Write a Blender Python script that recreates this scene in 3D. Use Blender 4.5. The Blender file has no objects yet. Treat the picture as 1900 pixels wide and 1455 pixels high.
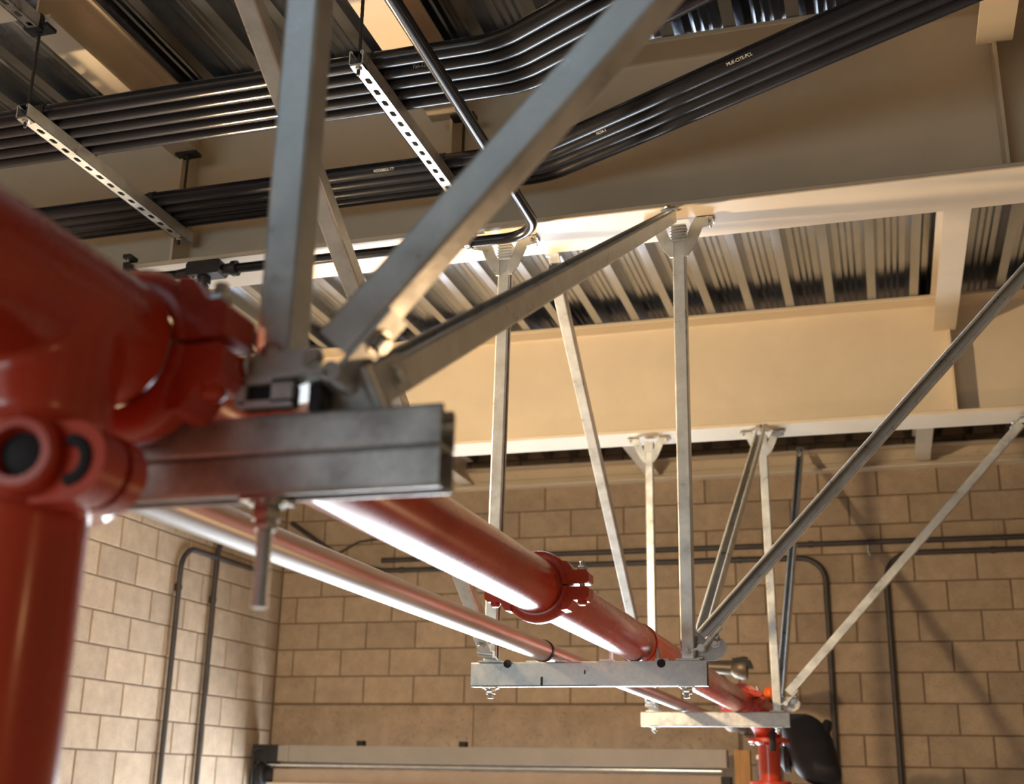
import bpy, bmesh, math, random
from mathutils import Vector, Matrix

random.seed(7)
S = bpy.context.scene
COL = S.collection
O = 2.45                     # height of the camera above the floor; all z below are measured from the camera

# ------------------------------------------------------------------ camera
def camera():
    yaw, pit, roll, fpx = math.radians(16.998), math.radians(17.79), math.radians(1.0786), 2257.27
    fwd = Vector((-math.sin(yaw) * math.cos(pit), math.cos(yaw) * math.cos(pit), math.sin(pit)))
    right = Vector((math.cos(yaw), math.sin(yaw), 0))
    up = right.cross(fwd)
    r2 = math.cos(roll) * right + math.sin(roll) * up
    u2 = -math.sin(roll) * right + math.cos(roll) * up
    m = Matrix((r2, u2, -fwd)).transposed().to_4x4()
    m.translation = (0, 0, O)
    cd = bpy.data.cameras.new('camera')
    cd.sensor_fit = 'HORIZONTAL'; cd.sensor_width = 36.0
    cd.lens = fpx / 1900 * 36.0
    cd.clip_start = 0.05; cd.clip_end = 200
    cd.dof.use_dof = True
    cd.dof.focus_distance = 3.1
    cd.dof.aperture_fstop = 4.4
    cam = bpy.data.objects.new('camera', cd); COL.objects.link(cam)
    cam.matrix_world = m
    S.camera = cam
camera()

# ------------------------------------------------------------------ world, sun, lamps, exposure
S.view_settings.view_transform = 'Standard'
S.view_settings.look = 'None'
S.view_settings.gamma = 1.0
S.view_settings.use_curve_mapping = False
S.view_settings.exposure = 0.16
S.cycles.use_denoising = True
S.cycles.max_bounces = 10
S.cycles.diffuse_bounces = 5
S.cycles.glossy_bounces = 5
S.cycles.sample_clamp_indirect = 6.0
S.cycles.caustics_reflective = False
S.cycles.caustics_refractive = False

w = bpy.data.worlds.new('sky'); S.world = w; w.use_nodes = True
wn = w.node_tree; wn.nodes.clear()
wo = wn.nodes.new('ShaderNodeOutputWorld'); wb = wn.nodes.new('ShaderNodeBackground')
wb.inputs[0].default_value = (0.80, 0.90, 1.0, 1); wb.inputs[1].default_value = 3.0
wn.links.new(wb.outputs[0], wo.inputs[0])

def light(name, kind, loc, power, color, rot=(0, 0, 0), **k):
    d = bpy.data.lights.new(name, kind); d.energy = power; d.color = color
    for a, b in k.items(): setattr(d, a, b)
    o = bpy.data.objects.new(name, d); COL.objects.link(o)
    o.location = (loc[0], loc[1], loc[2] + O); o.rotation_euler = rot
    return o
R = math.radians
light('sun', 'SUN', (0, 20, 10), 0.8, (1.0, 0.97, 0.92), rot=(R(-52), 0, R(-8)), angle=R(1.5))
# daylight of the open overhead door (3.3 m wide, in the doorway of the far wall)
light('doorway_daylight', 'AREA', (-2.65, 8.86, -1.30), 330, (0.86, 0.93, 1.0), rot=(R(-90), 0, 0),
      shape='RECTANGLE', size=2.9, size_y=2.1)
# added cool fill behind the camera; the wall there has no window
light('rear_fill_light', 'AREA', (-2.6, -4.15, 0.0), 68, (0.80, 0.96, 1.0), rot=(R(90), 0, R(0)),
      shape='RECTANGLE', size=3.2, size_y=1.6)
# warm lamp on the right, outside the frame
light('side_lamp', 'POINT', (1.25, -0.1, 0.35), 4.0, (1.0, 0.55, 0.22), shadow_soft_size=0.06)
light('pipe_fill_light', 'POINT', (0.70, 3.9, -0.50), 26, (1.0, 0.62, 0.32), shadow_soft_size=0.12)  # added warm fill to brighten the right side of the red pipe

# ------------------------------------------------------------------ materials
MATS = {}
def mat(name, color, rough=0.5, metal=0.0, var=0.12, scale=8.0, bump=0.0, bscale=60.0, coat=0.0, rvar=0.0,
        stretch=(1, 1, 1), rnd=0.0, color2=None, spec=0.5, spots=0.0):
    m = bpy.data.materials.new(name); m.use_nodes = True
    nt = m.node_tree; b = nt.nodes['Principled BSDF']
    tc = nt.nodes.new('ShaderNodeTexCoord'); mp = nt.nodes.new('ShaderNodeMapping')
    mp.inputs['Scale'].default_value = stretch
    nt.links.new(tc.outputs['Object'], mp.inputs[0])
    vec = mp.outputs[0]
    if rnd:
        oi = nt.nodes.new('ShaderNodeObjectInfo')
        ad = nt.nodes.new('ShaderNodeVectorMath'); ad.operation = 'ADD'
        ml = nt.nodes.new('ShaderNodeMath'); ml.operation = 'MULTIPLY'; ml.inputs[1].default_value = 37.0
        nt.links.new(oi.outputs['Random'], ml.inputs[0])
        nt.links.new(mp.outputs[0], ad.inputs[0]); nt.links.new(ml.outputs[0], ad.inputs[1])
        vec = ad.outputs[0]
    nz = nt.nodes.new('ShaderNodeTexNoise'); nz.inputs['Scale'].default_value = scale; nz.inputs['Detail'].default_value = 6
    nz.inputs['Roughness'].default_value = 0.65
    nt.links.new(vec, nz.inputs[0])
    cr = nt.nodes.new('ShaderNodeValToRGB')
    c1 = tuple(max(0, c * (1 - var)) for c in color)
    c2 = color2 if color2 else tuple(min(1, c * (1 + var)) for c in color)
    cr.color_ramp.elements[0].position = 0.3; cr.color_ramp.elements[1].position = 0.7
    cr.color_ramp.elements[0].color = (*c1, 1); cr.color_ramp.elements[1].color = (*c2, 1)
    nt.links.new(nz.outputs[0], cr.inputs[0])
    out = cr.outputs[0]
    if spots:
        n3 = nt.nodes.new('ShaderNodeTexNoise'); n3.inputs['Scale'].default_value = scale * 9; n3.inputs['Detail'].default_value = 2
        nt.links.new(vec, n3.inputs[0])
        r3 = nt.nodes.new('ShaderNodeValToRGB')
        r3.color_ramp.elements[0].position = 0.28; r3.color_ramp.elements[1].position = 0.40
        r3.color_ramp.elements[0].color = (1 - spots, 1 - spots, 1 - spots, 1); r3.color_ramp.elements[1].color = (1, 1, 1, 1)
        nt.links.new(n3.outputs[0], r3.inputs[0])
        mm = nt.nodes.new('ShaderNodeMix'); mm.data_type = 'RGBA'; mm.blend_type = 'MULTIPLY'; mm.inputs[0].default_value = 1
        nt.links.new(out, mm.inputs[6]); nt.links.new(r3.outputs[0], mm.inputs[7]); out = mm.outputs[2]
    if rnd:
        mx = nt.nodes.new('ShaderNodeHueSaturation')
        mr = nt.nodes.new('ShaderNodeMapRange'); mr.inputs[3].default_value = 1 - rnd; mr.inputs[4].default_value = 1 + rnd
        nt.links.new(oi.outputs['Random'], mr.inputs[0]); nt.links.new(mr.outputs[0], mx.inputs['Value'])
        nt.links.new(out, mx.inputs['Color']); out = mx.outputs[0]
    nt.links.new(out, b.inputs['Base Color'])
    b.inputs['Metallic'].default_value = metal
    b.inputs['Roughness'].default_value = rough
    b.inputs['Specular IOR Level'].default_value = spec
    if coat:
        b.inputs['Coat Weight'].default_value = coat; b.inputs['Coat Roughness'].default_value = 0.13
    if rvar:
        mr2 = nt.nodes.new('ShaderNodeMapRange')
        mr2.inputs[3].default_value = max(0.02, rough - rvar); mr2.inputs[4].default_value = rough + rvar
        mr2.inputs[1].default_value = 0.3; mr2.inputs[2].default_value = 0.7
        nt.links.new(nz.outputs[0], mr2.inputs[0]); nt.links.new(mr2.outputs[0], b.inputs['Roughness'])
    if bump:
        n2 = nt.nodes.new('ShaderNodeTexNoise'); n2.inputs['Scale'].default_value = bscale; n2.inputs['Detail'].default_value = 4
        nt.links.new(vec, n2.inputs[0])
        bp = nt.nodes.new('ShaderNodeBump'); bp.inputs['Strength'].default_value = bump; bp.inputs['Distance'].default_value = 0.004
        nt.links.new(n2.outputs[0], bp.inputs['Height']); nt.links.new(bp.outputs[0], b.inputs['Normal'])
    MATS[name] = m
    return m

mat('galv', (0.66, 0.69, 0.70), 0.34, 0.6, 0.18, 14, bump=0.05, bscale=90, rvar=0.10, rnd=0.08)
mat('galv_old', (0.53, 0.54, 0.54), 0.40, 0.5, 0.34, 18, bump=0.06, bscale=70, rvar=0.10, rnd=0.05, spots=0.15)
mat('zinc', (0.62, 0.62, 0.60), 0.25, 0.95, 0.10, 20)
mat('black_steel', (0.028, 0.028, 0.032), 0.45, 0.2, 0.3, 20)
mat('conduit', (0.010, 0.011, 0.017), 0.22, 0.0, 0.35, 5, bump=0.01, bscale=30, rvar=0.05, stretch=(0.4, 1, 1), spec=0.4)
mat('conduit_wall', (0.045, 0.038, 0.035), 0.5, 0.0, 0.3, 6)
mat('cream', (0.70, 0.61, 0.48), 0.42, 0.0, 0.06, 2.5, bump=0.03, bscale=40, spec=0.4)
mat('red', (0.58, 0.058, 0.024), 0.27, 0.0, 0.14, 5, bump=0.03, bscale=160, coat=0.35, rvar=0.05, spec=0.5)
mat('silver_pipe', (0.54, 0.52, 0.51), 0.38, 0.6, 0.14, 7, rvar=0.08, stretch=(1, 0.25, 1))
mat('deck', (0.44, 0.47, 0.52), 0.24, 1.0, 0.18, 5, bump=0.015, bscale=8, rvar=0.05, stretch=(1, 0.3, 1), rnd=0.03)
mat('block', (0.40, 0.305, 0.215), 0.9, 0.0, 0.14, 9, bump=0.5, bscale=70, rnd=0.13, spots=0.25)
mat('lintel', (0.38, 0.285, 0.20), 0.9, 0.0, 0.22, 5, bump=0.4, bscale=50, spots=0.3)
mat('mortar', (0.19, 0.135, 0.090), 0.95, 0.0, 0.2, 10, bump=0.3)
mat('plaster', (0.36, 0.27, 0.18), 0.9, 0.0, 0.1, 3)
mat('concrete', (0.34, 0.33, 0.31), 0.7, 0.0, 0.15, 2, bump=0.1)
mat('door_grey', (0.34, 0.31, 0.28), 0.5, 0.1, 0.08, 4)
mat('door_tan', (0.42, 0.33, 0.26), 0.6, 0.0, 0.1, 5)
mat('dark', (0.022, 0.022, 0.026), 0.7, 0.1, 0.3, 10)
mat('bronze', (0.13, 0.10, 0.07), 0.4, 0.5, 0.3, 10)
mat('wood', (0.48, 0.25, 0.08), 0.6, 0.0, 0.25, 12, stretch=(6, 6, 0.6))
mat('orange', (0.90, 0.14, 0.01), 0.4, 0.0, 0.08, 6)
mat('print_white', (0.75, 0.75, 0.75), 0.6, 0.0, 0.05, 5)

# ------------------------------------------------------------------ mesh helpers
V = Vector
def frame(t, hint):
    t = V(t).normalized(); o = V(hint); o = (o - t * o.dot(t)).normalized()
    return t, t.cross(o).normalized(), o          # axis, side, open

class MB:
    def __init__(s): s.v = []; s.f = []
    def add(s, vs, fs):
        n = len(s.v); s.v += [V(a) for a in vs]; s.f += [tuple(i + n for i in f) for f in fs]; return s
    def box(s, c, size, ax=None):
        c = V(c); X, Y, Z = ax if ax else (V((1, 0, 0)), V((0, 1, 0)), V((0, 0, 1)))
        a, b, d = (q / 2 for q in size)
        vs = [c + X * (i * a) + Y * (j * b) + Z * (k * d) for i in (-1, 1) for j in (-1, 1) for k in (-1, 1)]
        return s.add(vs, [(0, 1, 3, 2), (4, 6, 7, 5), (0, 4, 5, 1), (2, 3, 7, 6), (0, 2, 6, 4), (1, 5, 7, 3)])
    def box2(s, a, b):
        a, b = V(a), V(b)
        return s.box((a + b) / 2, [abs(q) for q in (b - a)])
    def extr(s, prof, A, B, side, opn):
        A, B = V(A), V(B); n = len(prof)
        vs = [A + side * u + opn * v for u, v in prof] + [B + side * u + opn * v for u, v in prof]
        fs = [(i, (i + 1) % n, n + (i + 1) % n, n + i) for i in range(n)]
        fs += [tuple(range(n - 1, -1, -1)), tuple(range(n, 2 * n))]
        return s.add(vs, fs)
    def lathe(s, A, axis, prof, seg=24, caps=True, a0=0.0, a1=None, ref=None):
        A = V(A); t, x, y = frame(axis, ref if ref else (V((0, 0, 1)) if abs(V(axis).normalized().z) < 0.9 else V((1, 0, 0))))
        full = a1 is None; a1 = 2 * math.pi if full else a1
        m = seg if full else seg + 1; vs = []
        for d, r in prof:
            for k in range(m):
                a = a0 + (a1 - a0) * k / seg
                vs.append(A + t * d + (y * math.cos(a) + x * math.sin(a)) * r)
        fs = []
        for i in range(len(prof) - 1):
            for k in range(seg):
                k2 = (k + 1) % m
                fs.append((i * m + k, (i + 1) * m + k, (i + 1) * m + k2, i * m + k2))
        if caps and full:
            fs += [tuple(range(m)), tuple(range((len(prof) - 1) * m + m - 1, (len(prof) - 1) * m - 1, -1))]
        if not full and caps:      # close a ring profile swept over part of a turn
            n = len(prof)
            fs += [tuple(i * m for i in range(n)), tuple(i * m + m - 1 for i in range(n - 1, -1, -1))]
            for k in range(seg): fs.append((k, k + 1, (n - 1) * m + k + 1, (n - 1) * m + k))
        return s.add(vs, fs)
    def cyl(s, A, B, r, seg=20, r2=None):
        A, B = V(A), V(B); L = (B - A).length
        return s.lathe(A, B - A, [(0, r), (L, r if r2 is None else r2)], seg)
    def tube(s, pts, r, seg=16):
        pts = [V(p) for p in pts]; n = len(pts); vs = []; y = None
        rr = r if isinstance(r, list) else [r] * n
        for i, p in enumerate(pts):
            t = (pts[min(i + 1, n - 1)] - pts[max(i - 1, 0)]).normalized()
            if y is None: y = t.orthogonal().normalized()
            y = (y - t * y.dot(t)).normalized(); x = t.cross(y)
            vs += [p + (y * math.cos(2 * math.pi * k / seg) + x * math.sin(2 * math.pi * k / seg)) * rr[i] for k in range(seg)]
        fs = [(i * seg + k, i * seg + (k + 1) % seg, (i + 1) * seg + (k + 1) % seg, (i + 1) * seg + k) for i in range(n - 1) for k in range(seg)]
        fs += [tuple(range(seg - 1, -1, -1)), tuple(range((n - 1) * seg, n * seg))]
        return s.add(vs, fs)
    def hexa(s, A, axis, h, r): return s.lathe(A, axis, [(0, r * .94), (h * .12, r), (h * .88, r), (h, r * .94)], 6)
    def thread(s, A, B, r, pitch=0.006):
        A, B = V(A), V(B); L = (B - A).length; n = max(2, int(L / pitch)); pr = []
        for i in range(n): pr += [(L * i / n, r * .86), (L * (i + .5) / n, r)]
        pr.append((L, r * .86)); return s.lathe(A, B - A, pr, 14)
    def mesh(s, name, m, org, sharp=35):
        me = bpy.data.meshes.new(name)
        me.from_pydata([tuple(v - org) for v in s.v], [], s.f)
        bm = bmesh.new(); bm.from_mesh(me); bmesh.ops.recalc_face_normals(bm, faces=bm.faces); bm.to_mesh(me); bm.free()
        me.polygons.foreach_set('use_smooth', [True] * len(me.polygons))
        me.set_sharp_from_angle(angle=math.radians(sharp))
        me.materials.append(MATS[m]); me.update()
        return me
    def build(s, name, m, parent=None, org=None, sharp=35):
        if org is None:
            lo = [min(v[i] for v in s.v) for i in range(3)]; hi = [max(v[i] for v in s.v) for i in range(3)]
            org = V(((lo[0] + hi[0]) / 2, (lo[1] + hi[1]) / 2, lo[2]))
        o = bpy.data.objects.new(name, s.mesh(name, m, V(org), sharp)); COL.objects.link(o)
        place(o, org, parent); return o

WPOS = {}
def place(o, org, parent=None):
    org = V(org); WPOS[o.name] = org
    if parent is None: o.location = org + V((0, 0, O))
    else: o.parent = parent; o.location = org - WPOS[parent.name]
def thing(name, loc, label, cat, group=None, kind=None):
    o = bpy.data.objects.new(name, None); COL.objects.link(o); o.empty_display_size = 0.1
    place(o, loc); tag(o, label, cat, group, kind); return o
def tag(o, label=None, cat=None, group=None, kind=None):
    if label: o['label'] = label
    if cat: o['category'] = cat
    if group: o['group'] = group
    if kind: o['kind'] = kind
    return o

def arc(c, r, u, v, a0, a1, n=8):
    return [V(c) + V(u) * (r * math.cos(a0 + (a1 - a0) * i / n)) + V(v) * (r * math.sin(a0 + (a1 - a0) * i / n)) for i in range(n + 1)]
def fillet(pts, r, n=8):
    """polyline with each corner rounded to radius r"""
    pts = [V(p) for p in pts]; out = [pts[0]]
    for i in range(1, len(pts) - 1):
        p = pts[i]; a = (pts[i - 1] - p).normalized(); b = (pts[i + 1] - p).normalized()
        ang = a.angle(b); d = r / math.tan(ang / 2)
        bis = (a + b).normalized(); c = p + bis * (r / math.sin(ang / 2))
        s0 = p + a * d - c; s1 = p + b * d - c; tot = s0.angle(s1)
        for k in range(n + 1):
            f = k / n; q = (s0 * math.sin((1 - f) * tot) + s1 * math.sin(f * tot)) / math.sin(tot)
            out.append(c + q)
    out.append(pts[-1]); return out

SW = 0.0413
def strut_prof(w=SW, h=SW, t=0.0028, lip=0.0095, rd=0.008):
    a = w / 2; c = 0.0045
    half = [(a - c, 0), (a - c * .3, c * .3), (a, c), (a, h - c), (a - c * .3, h - c * .3), (a - c, h), (a - lip + .002, h), (a - lip, h - .002),
            (a - lip, h - rd), (a - lip + t, h - rd), (a - lip + t, h - t), (a - t, h - t), (a - t, t)]
    return half + [(-u, v) for u, v in reversed(half)]
def strut(mb, A, B, opn, w=SW, h=SW):
    """channel whose section is centred on the line A-B, slot facing opn"""
    t, s, o = frame(V(B) - V(A), opn)
    return mb.extr([(u, v - h / 2) for u, v in strut_prof(w, h)], A, B, s, o)

def bolt(parent, A, axis, L=0.012, r=0.0095, m='zinc', shank=0.0, name='bolt'):
    """hex head on A along axis, with an optional shank beyond"""
    mb = MB(); ax = V(axis).normalized()
    mb.lathe(A, ax, [(0, r * 1.45), (0.002, r * 1.45)], 16)
    mb.hexa(V(A) + ax * 0.002, ax, L, r)
    if shank: mb.thread(V(A) + ax * (0.002 + L), V(A) + ax * (0.002 + L + shank), r * 0.55)
    return mb.build(name, m, parent)

# ------------------------------------------------------------------ the building
XL, YB, XR, YF = -4.59, 8.80, 4.6, -4.2
FLOOR, DECK = -O, 2.38

def struct(o, kind='structure', label=None): 
    o['kind'] = kind
    if label: o['label'] = label
    return o
struct(MB().box2((XL - .2, YF - .2, FLOOR - .15), (XR + .2, YB + .2, FLOOR)).build('floor', 'concrete'))
struct(MB().box2((-30, YB + .2, FLOOR - .15), (30, 40, FLOOR - .02)).build('ground_outside', 'concrete'), label='pale concrete apron outside the door')
DX0, DX1, DTOP = -4.44, -1.05, -0.10     # door opening
wb_ = MB()
wb_.box2((XL - .2, YB, FLOOR), (DX0, YB + .2, DTOP)).box2((XL - .2, YB, DTOP), (XR + .2, YB + .2, 2.60)).box2((DX1, YB, FLOOR), (XR + .2, YB + .2, DTOP))
wall_back = struct(wb_.build('wall_back', 'mortar'))
wall_left = struct(MB().box2((XL - .2, YF - .2, FLOOR), (XL, YB, 2.60)).build('wall_left', 'mortar'))
struct(MB().box2((XR, YF - .2, FLOOR), (XR + .2, YB, 2.60)).build('wall_right', 'plaster'))
struct(MB().box2((XL, YF - .2, FLOOR), (XR, YF, 2.60)).build('wall_front', 'plaster'))

# concrete blocks -------------------------------------------------
BW, BH, J, BD = 0.4064, 0.2040, 0.010, 0.007
def block_mesh(name, w, h, axis, m='block'):
    """face block standing BD proud of the mortar; axis 'x' faces -Y, axis 'y' faces +X"""
    c = 0.004; mb = MB()
    def P(u, v, d): return (u, -d, v) if axis == 'x' else (d, u, v)
    a, b = w / 2, h / 2
    vs = [P(-a, -b, -.004), P(a, -b, -.004), P(a, b, -.004), P(-a, b, -.004), P(-a, -b, BD - .003), P(a, -b, BD - .003), P(a, b, BD - .003), P(-a, b, BD - .003),
          P(-a + c, -b + c, BD), P(a - c, -b + c, BD), P(a - c, b - c, BD), P(-a + c, b - c, BD)]
    fs = [(0, 1, 5, 4), (1, 2, 6, 5), (2, 3, 7, 6), (3, 0, 4, 7), (4, 5, 9, 8), (5, 6, 10, 9), (6, 7, 11, 10), (7, 4, 8, 11), (8, 9, 10, 11), (3, 2, 1, 0)]
    mb.add(vs, fs); return mb.mesh(name, m, V((0, 0, 0)), 30)
_bm = {}
def lay_blocks(wall, axis, u0, u1, phase, seen, hole=None):
    rest = MB(); z0 = 0.55
    k0 = math.ceil((FLOOR - z0) / BH)
    for k in range(k0, 10):
        za = z0 + k * BH; zb = za + BH; zt = min(zb, 2.46)
        if zt - za < 0.06: continue
        u = phase + (BW / 2 if k % 2 else 0)
        while u > u0: u -= BW
        while u < u1:
            a, b = max(u, u0 + .002), min(u + BW, u1 - .002); u += BW
            if b - a < 0.05: continue
            segs = [(a, b)]
            if hole and za < hole[2] - .02:
                segs = [q for q in ((a, min(b, hole[0])), (max(a, hole[1]), b)) if q[1] - q[0] > .05]
            for (p, q) in segs:
                c = ((p + q) / 2, (za + zt) / 2)
                key = (axis, round(q - p - J, 3), round(zt - za - J, 3))
                if key not in _bm: _bm[key] = block_mesh('concrete_block', key[1], key[2], axis)
                org = V((c[0], YB, c[1])) if axis == 'x' else V((XL, c[0], c[1]))
                if seen[0] < c[0] < seen[1] and seen[2] < c[1] < seen[3]:
                    o = bpy.data.objects.new('concrete_block', _bm[key]); COL.objects.link(o); place(o, org, wall)
                else:
                    me = _bm[key]; rest.add([V(v.co) + org for v in me.vertices], [tuple(f.vertices) for f in me.polygons])
    r = rest.build('block_field', 'block', wall); r['kind'] = 'stuff'
lay_blocks(wall_back, 'x', XL + .01, XR, 0.235, (-4.8, 1.75, -0.15, 2.5), (-4.60, -1.00, 0.54))
lay_blocks(wall_left, 'y', YF, YB - .008, 8.62, (5.6, 9.0, -0.30, 2.5))
# cast concrete lintel over the door, in two lengths with a joint
for a, b in ((-4.57, -2.942), (-2.934, -1.01)):
    MB().box2((a, YB - .009, -.09), (b, YB + .01, .536)).build('lintel', 'lintel', wall_back)

# ceiling: fluted steel deck panels under the roof slab -----------
ceiling = struct(MB().box2((XL - .2, YF - .2, DECK + .08), (XR + .2, YB + .2, DECK + .25)).build('ceiling', 'concrete'))
def deck_profile():
    p = 0.2032; pts = [(-0.019, 0.0)]
    for i in range(3):
        x = i * p
        if i: pts += [(x - .021, 0)]
        pts += [(x + .021, 0), (x + .040, .074)]
        for g in (.073, .102, .131): pts += [(x + g - .006, .074), (x + g, .069), (x + g + .006, .074)]
        pts += [(x + p - .040, .074)]
    pts += [(3 * p - .021, 0), (3 * p - .0195, 0.0), (3 * p - .0195, 0.008)]
    return pts
dp = deck_profile(); dprof = dp + [(x, z + .0018) for x, z in reversed(dp)]
dmesh = None
x0 = 0.064 - 0.6096 * 8
for i in range(16):
    x = x0 + i * 0.6096
    if x > XR - .2: break
    org = V((x, YF, DECK))
    if dmesh is None:
        mb = MB().extr(dprof, org, org + V((0, YB - YF, 0)), V((1, 0, 0)), V((0, 0, 1)))
        dmesh = mb.mesh('deck_panel', 'deck', org, 20)
    o = bpy.data.objects.new('deck_panel', dmesh); COL.objects.link(o); place(o, org, ceiling)

# ------------------------------------------------------------------ painted steel frame
def girder(y, label, stiff=(), zb=1.75, cat='girder', x0=XL, x1=XR):
    t = thing('steel_girder', (0, y, zb), label, cat, 'cream steel girders under the roof deck')
    bf, tf, tw = 0.250, 0.019, 0.012
    def flange(a, z, name):
        c = .003; pr = [(-bf / 2 + c, 0), (bf / 2 - c, 0), (bf / 2, c), (bf / 2, tf - c), (bf / 2 - c, tf), (-bf / 2 + c, tf), (-bf / 2, tf - c), (-bf / 2, c)]
        MB().extr(pr, (x0, y, z), (x1, y, z), V((0, 1, 0)), V((0, 0, 1))).build(name, 'cream', t)
    flange(0, zb, 'bottom_flange'); flange(0, DECK - tf, 'top_flange')
    pr = [(-tw / 2 - .012, 0), (tw / 2 + .012, 0), (tw / 2 + .004, .004), (tw / 2, .014), (tw / 2, DECK - zb - 2 * tf - .014), (tw / 2 + .004, DECK - zb - 2 * tf - .004), (tw / 2 + .012, DECK - zb - 2 * tf),
          (-tw / 2 - .012, DECK - zb - 2 * tf), (-tw / 2 - .004, DECK - zb - 2 * tf - .004), (-tw / 2, DECK - zb - 2 * tf - .014), (-tw / 2, .014), (-tw / 2 - .004, .004)]
    MB().extr(pr, (x0, y, zb + tf), (x1, y, zb + tf), V((0, 1, 0)), V((0, 0, 1))).build('web', 'cream', t)
    for sx, sgn in stiff:
        mb = MB(); d = bf / 2 - tw / 2 - .012
        yy = y + sgn * (tw / 2 + d / 2)
        mb.box2((sx - .005, yy - d / 2, zb + tf), (sx + .005, yy + d / 2, DECK - tf))
        mb.build('stiffener', 'cream', t)
    return t
G0, G1, G2 = 1.06, 3.615, 6.165
girder(G0, 'cream steel girder overhead from which the nearest trapeze hangs')
g1 = girder(G1, 'cream steel girder across the top with the black conduits running before it', ((-2.37, -1), (-1.31, -1), (.455, -1), (.41, 1)))
g2 = girder(G2, 'warm-lit cream steel girder behind the hangers, nearer the block wall', ((.42, -1), (-1.55, 1), (-3.0, 1), (.35, 1)))

def purlin(x, ya, yb, label, zb=2.19, bf=.105, along='y', y=None):
    t = thing('roof_purlin', (x, (ya + yb) / 2, zb) if along == 'y' else ((ya + yb) / 2, x, zb), label, 'roof beam', 'short roof beams between the girders')
    tf, tw = .011, .008
    def bx(name, u0, u1, z0, z1):
        if along == 'y': MB().box2((x + u0, ya, z0), (x + u1, yb, z1)).build(name, 'cream', t)
        else: MB().box2((ya, x + u0, z0), (yb, x + u1, z1)).build(name, 'cream', t)
    bx('bottom_flange', -bf / 2, bf / 2, zb, zb + tf); bx('top_flange', -bf / 2, bf / 2, DECK - tf, DECK)
    bx('web', -tw / 2, tw / 2, zb + tf, DECK - tf)
    return t
g1f, g2n, g2f = G1 - .127, G2 - .127, G2 + .127
purlin(-2.345, 2.625, g1f + .02, 'cream roof beam above the left slotted channel, ending at the girder')
purlin(-1.33, G0 + .13, g1f + .02, 'cream roof beam beside the single black conduit at the top')
purlin(.455, G0 + .13, g1f + .02, 'shaded cream roof beam in the top right corner')
purlin(.40, G1 + .127, g2n + .03, 'cream roof beam spanning between the two girders on the right')
purlin(-3.02, g2f, 8.70, 'cream roof beam behind the far girder, just right of the nearest double channel')
purlin(-1.56, g2f, 8.70, 'cream roof beam behind the far girder ending above a far hanger')
purlin(.345, g2f, 8.70, 'short cream roof beam behind the far girder on the right')
purlin(2.52, XL, -2.40, 'broad beam crossing the top left corner', zb=2.195, bf=.20, along='x')

# ledger on the block wall
t = thing('wall_ledger', (0, YB - .05, 2.17), 'cream steel ledger bolted along the top of the block wall', 'ledger')
MB().box2((XL, YB - .11, 2.155), (XR, YB - .008, 2.168)).build('bottom_flange', 'cream', t)
MB().box2((XL, YB - .022, 2.168), (XR, YB - .008, 2.30)).build('web', 'cream', t)
MB().box2((XL, YB - .11, 2.30), (XR, YB - .008, 2.313)).build('top_flange', 'cream', t)
MB().box2((XL, YB - .045, 2.222), (XR, YB - .022, 2.236)).build('rail', 'cream', t)
for i in range(12):
    bolt(t, (-3.6 + i * .48, YB - .0225, 2.262), (0, -1, 0), .01, .012, 'cream')

# ------------------------------------------------------------------ trapezes
TZ = 0.345
def trapeze_double(x0, x1, y, label):
    """two channels back to back, slots up and down"""
    t = thing('trapeze_channel', ((x0 + x1) / 2, y, TZ - 2 * SW), label, 'strut channel', 'trapeze channels carrying the pipes')
    a = MB(); strut(a, (x0, y, TZ - SW / 2), (x1, y, TZ - SW / 2), (0, 0, 1)); a.build('upper_channel', 'galv_old', t, sharp=15)
    a = MB(); strut(a, (x0, y, TZ - 1.5 * SW), (x1, y, TZ - 1.5 * SW), (0, 0, -1)); a.build('lower_channel', 'galv_old', t, sharp=15)
    return t
def trapeze_deep(x0, x1, y, h, label):
    t = thing('trapeze_channel', ((x0 + x1) / 2, y, TZ - h), label, 'strut channel', 'trapeze channels carrying the pipes')
    a = MB(); strut(a, (x0, y, TZ - h / 2), (x1, y, TZ - h / 2), (0, 0, 1), h=h); a.build('channel', 'galv_old', t, sharp=15)
    return t
Y1, Y2, Y3 = 1.06, 3.60, 6.16
T1 = trapeze_double(-1.30, -.388, Y1, 'blurred double steel channel in the foreground with a long bolt below')
T2 = trapeze_deep(-1.208, -.494, Y2, .072, 'grey steel channel hung level under the sharp red pipe coupling')
T3 = trapeze_deep(-1.18, -.460, Y3, .070, 'small far steel channel under the end of the red pipe')
# fixings below the channels
def rod_end(t, x, y, z, rod, r=.0075):
    p = MB().box((x, y, z - .002), (.042, .042, .004)).build('plate_washer', 'zinc', t)
    MB().lathe((x, y, z - .004), (0, 0, -1), [(0, .0185), (.003, .0185)], 18).hexa((x, y, z - .007), (0, 0, -1), .014, .0155).build('nut', 'zinc', t)
    MB().thread((x, y, z - .019), (x, y, z - .019 - rod), r).build('threaded_rod', 'galv', t)
rod_end(T1, -.575, Y1 - .0, TZ - 2 * SW, .088, .0085)
MB().hexa((-.575, Y1, TZ - 2 * SW - .019), (0, 0, -1), .012, .0125).build('nut', 'zinc', T1)
for x in (-1.150, -.555): rod_end(T2, x, Y2, TZ - .072, .014, .0105)
for x in (-1.115, -.515): rod_end(T3, x, Y3, TZ - .070, .012)
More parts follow.
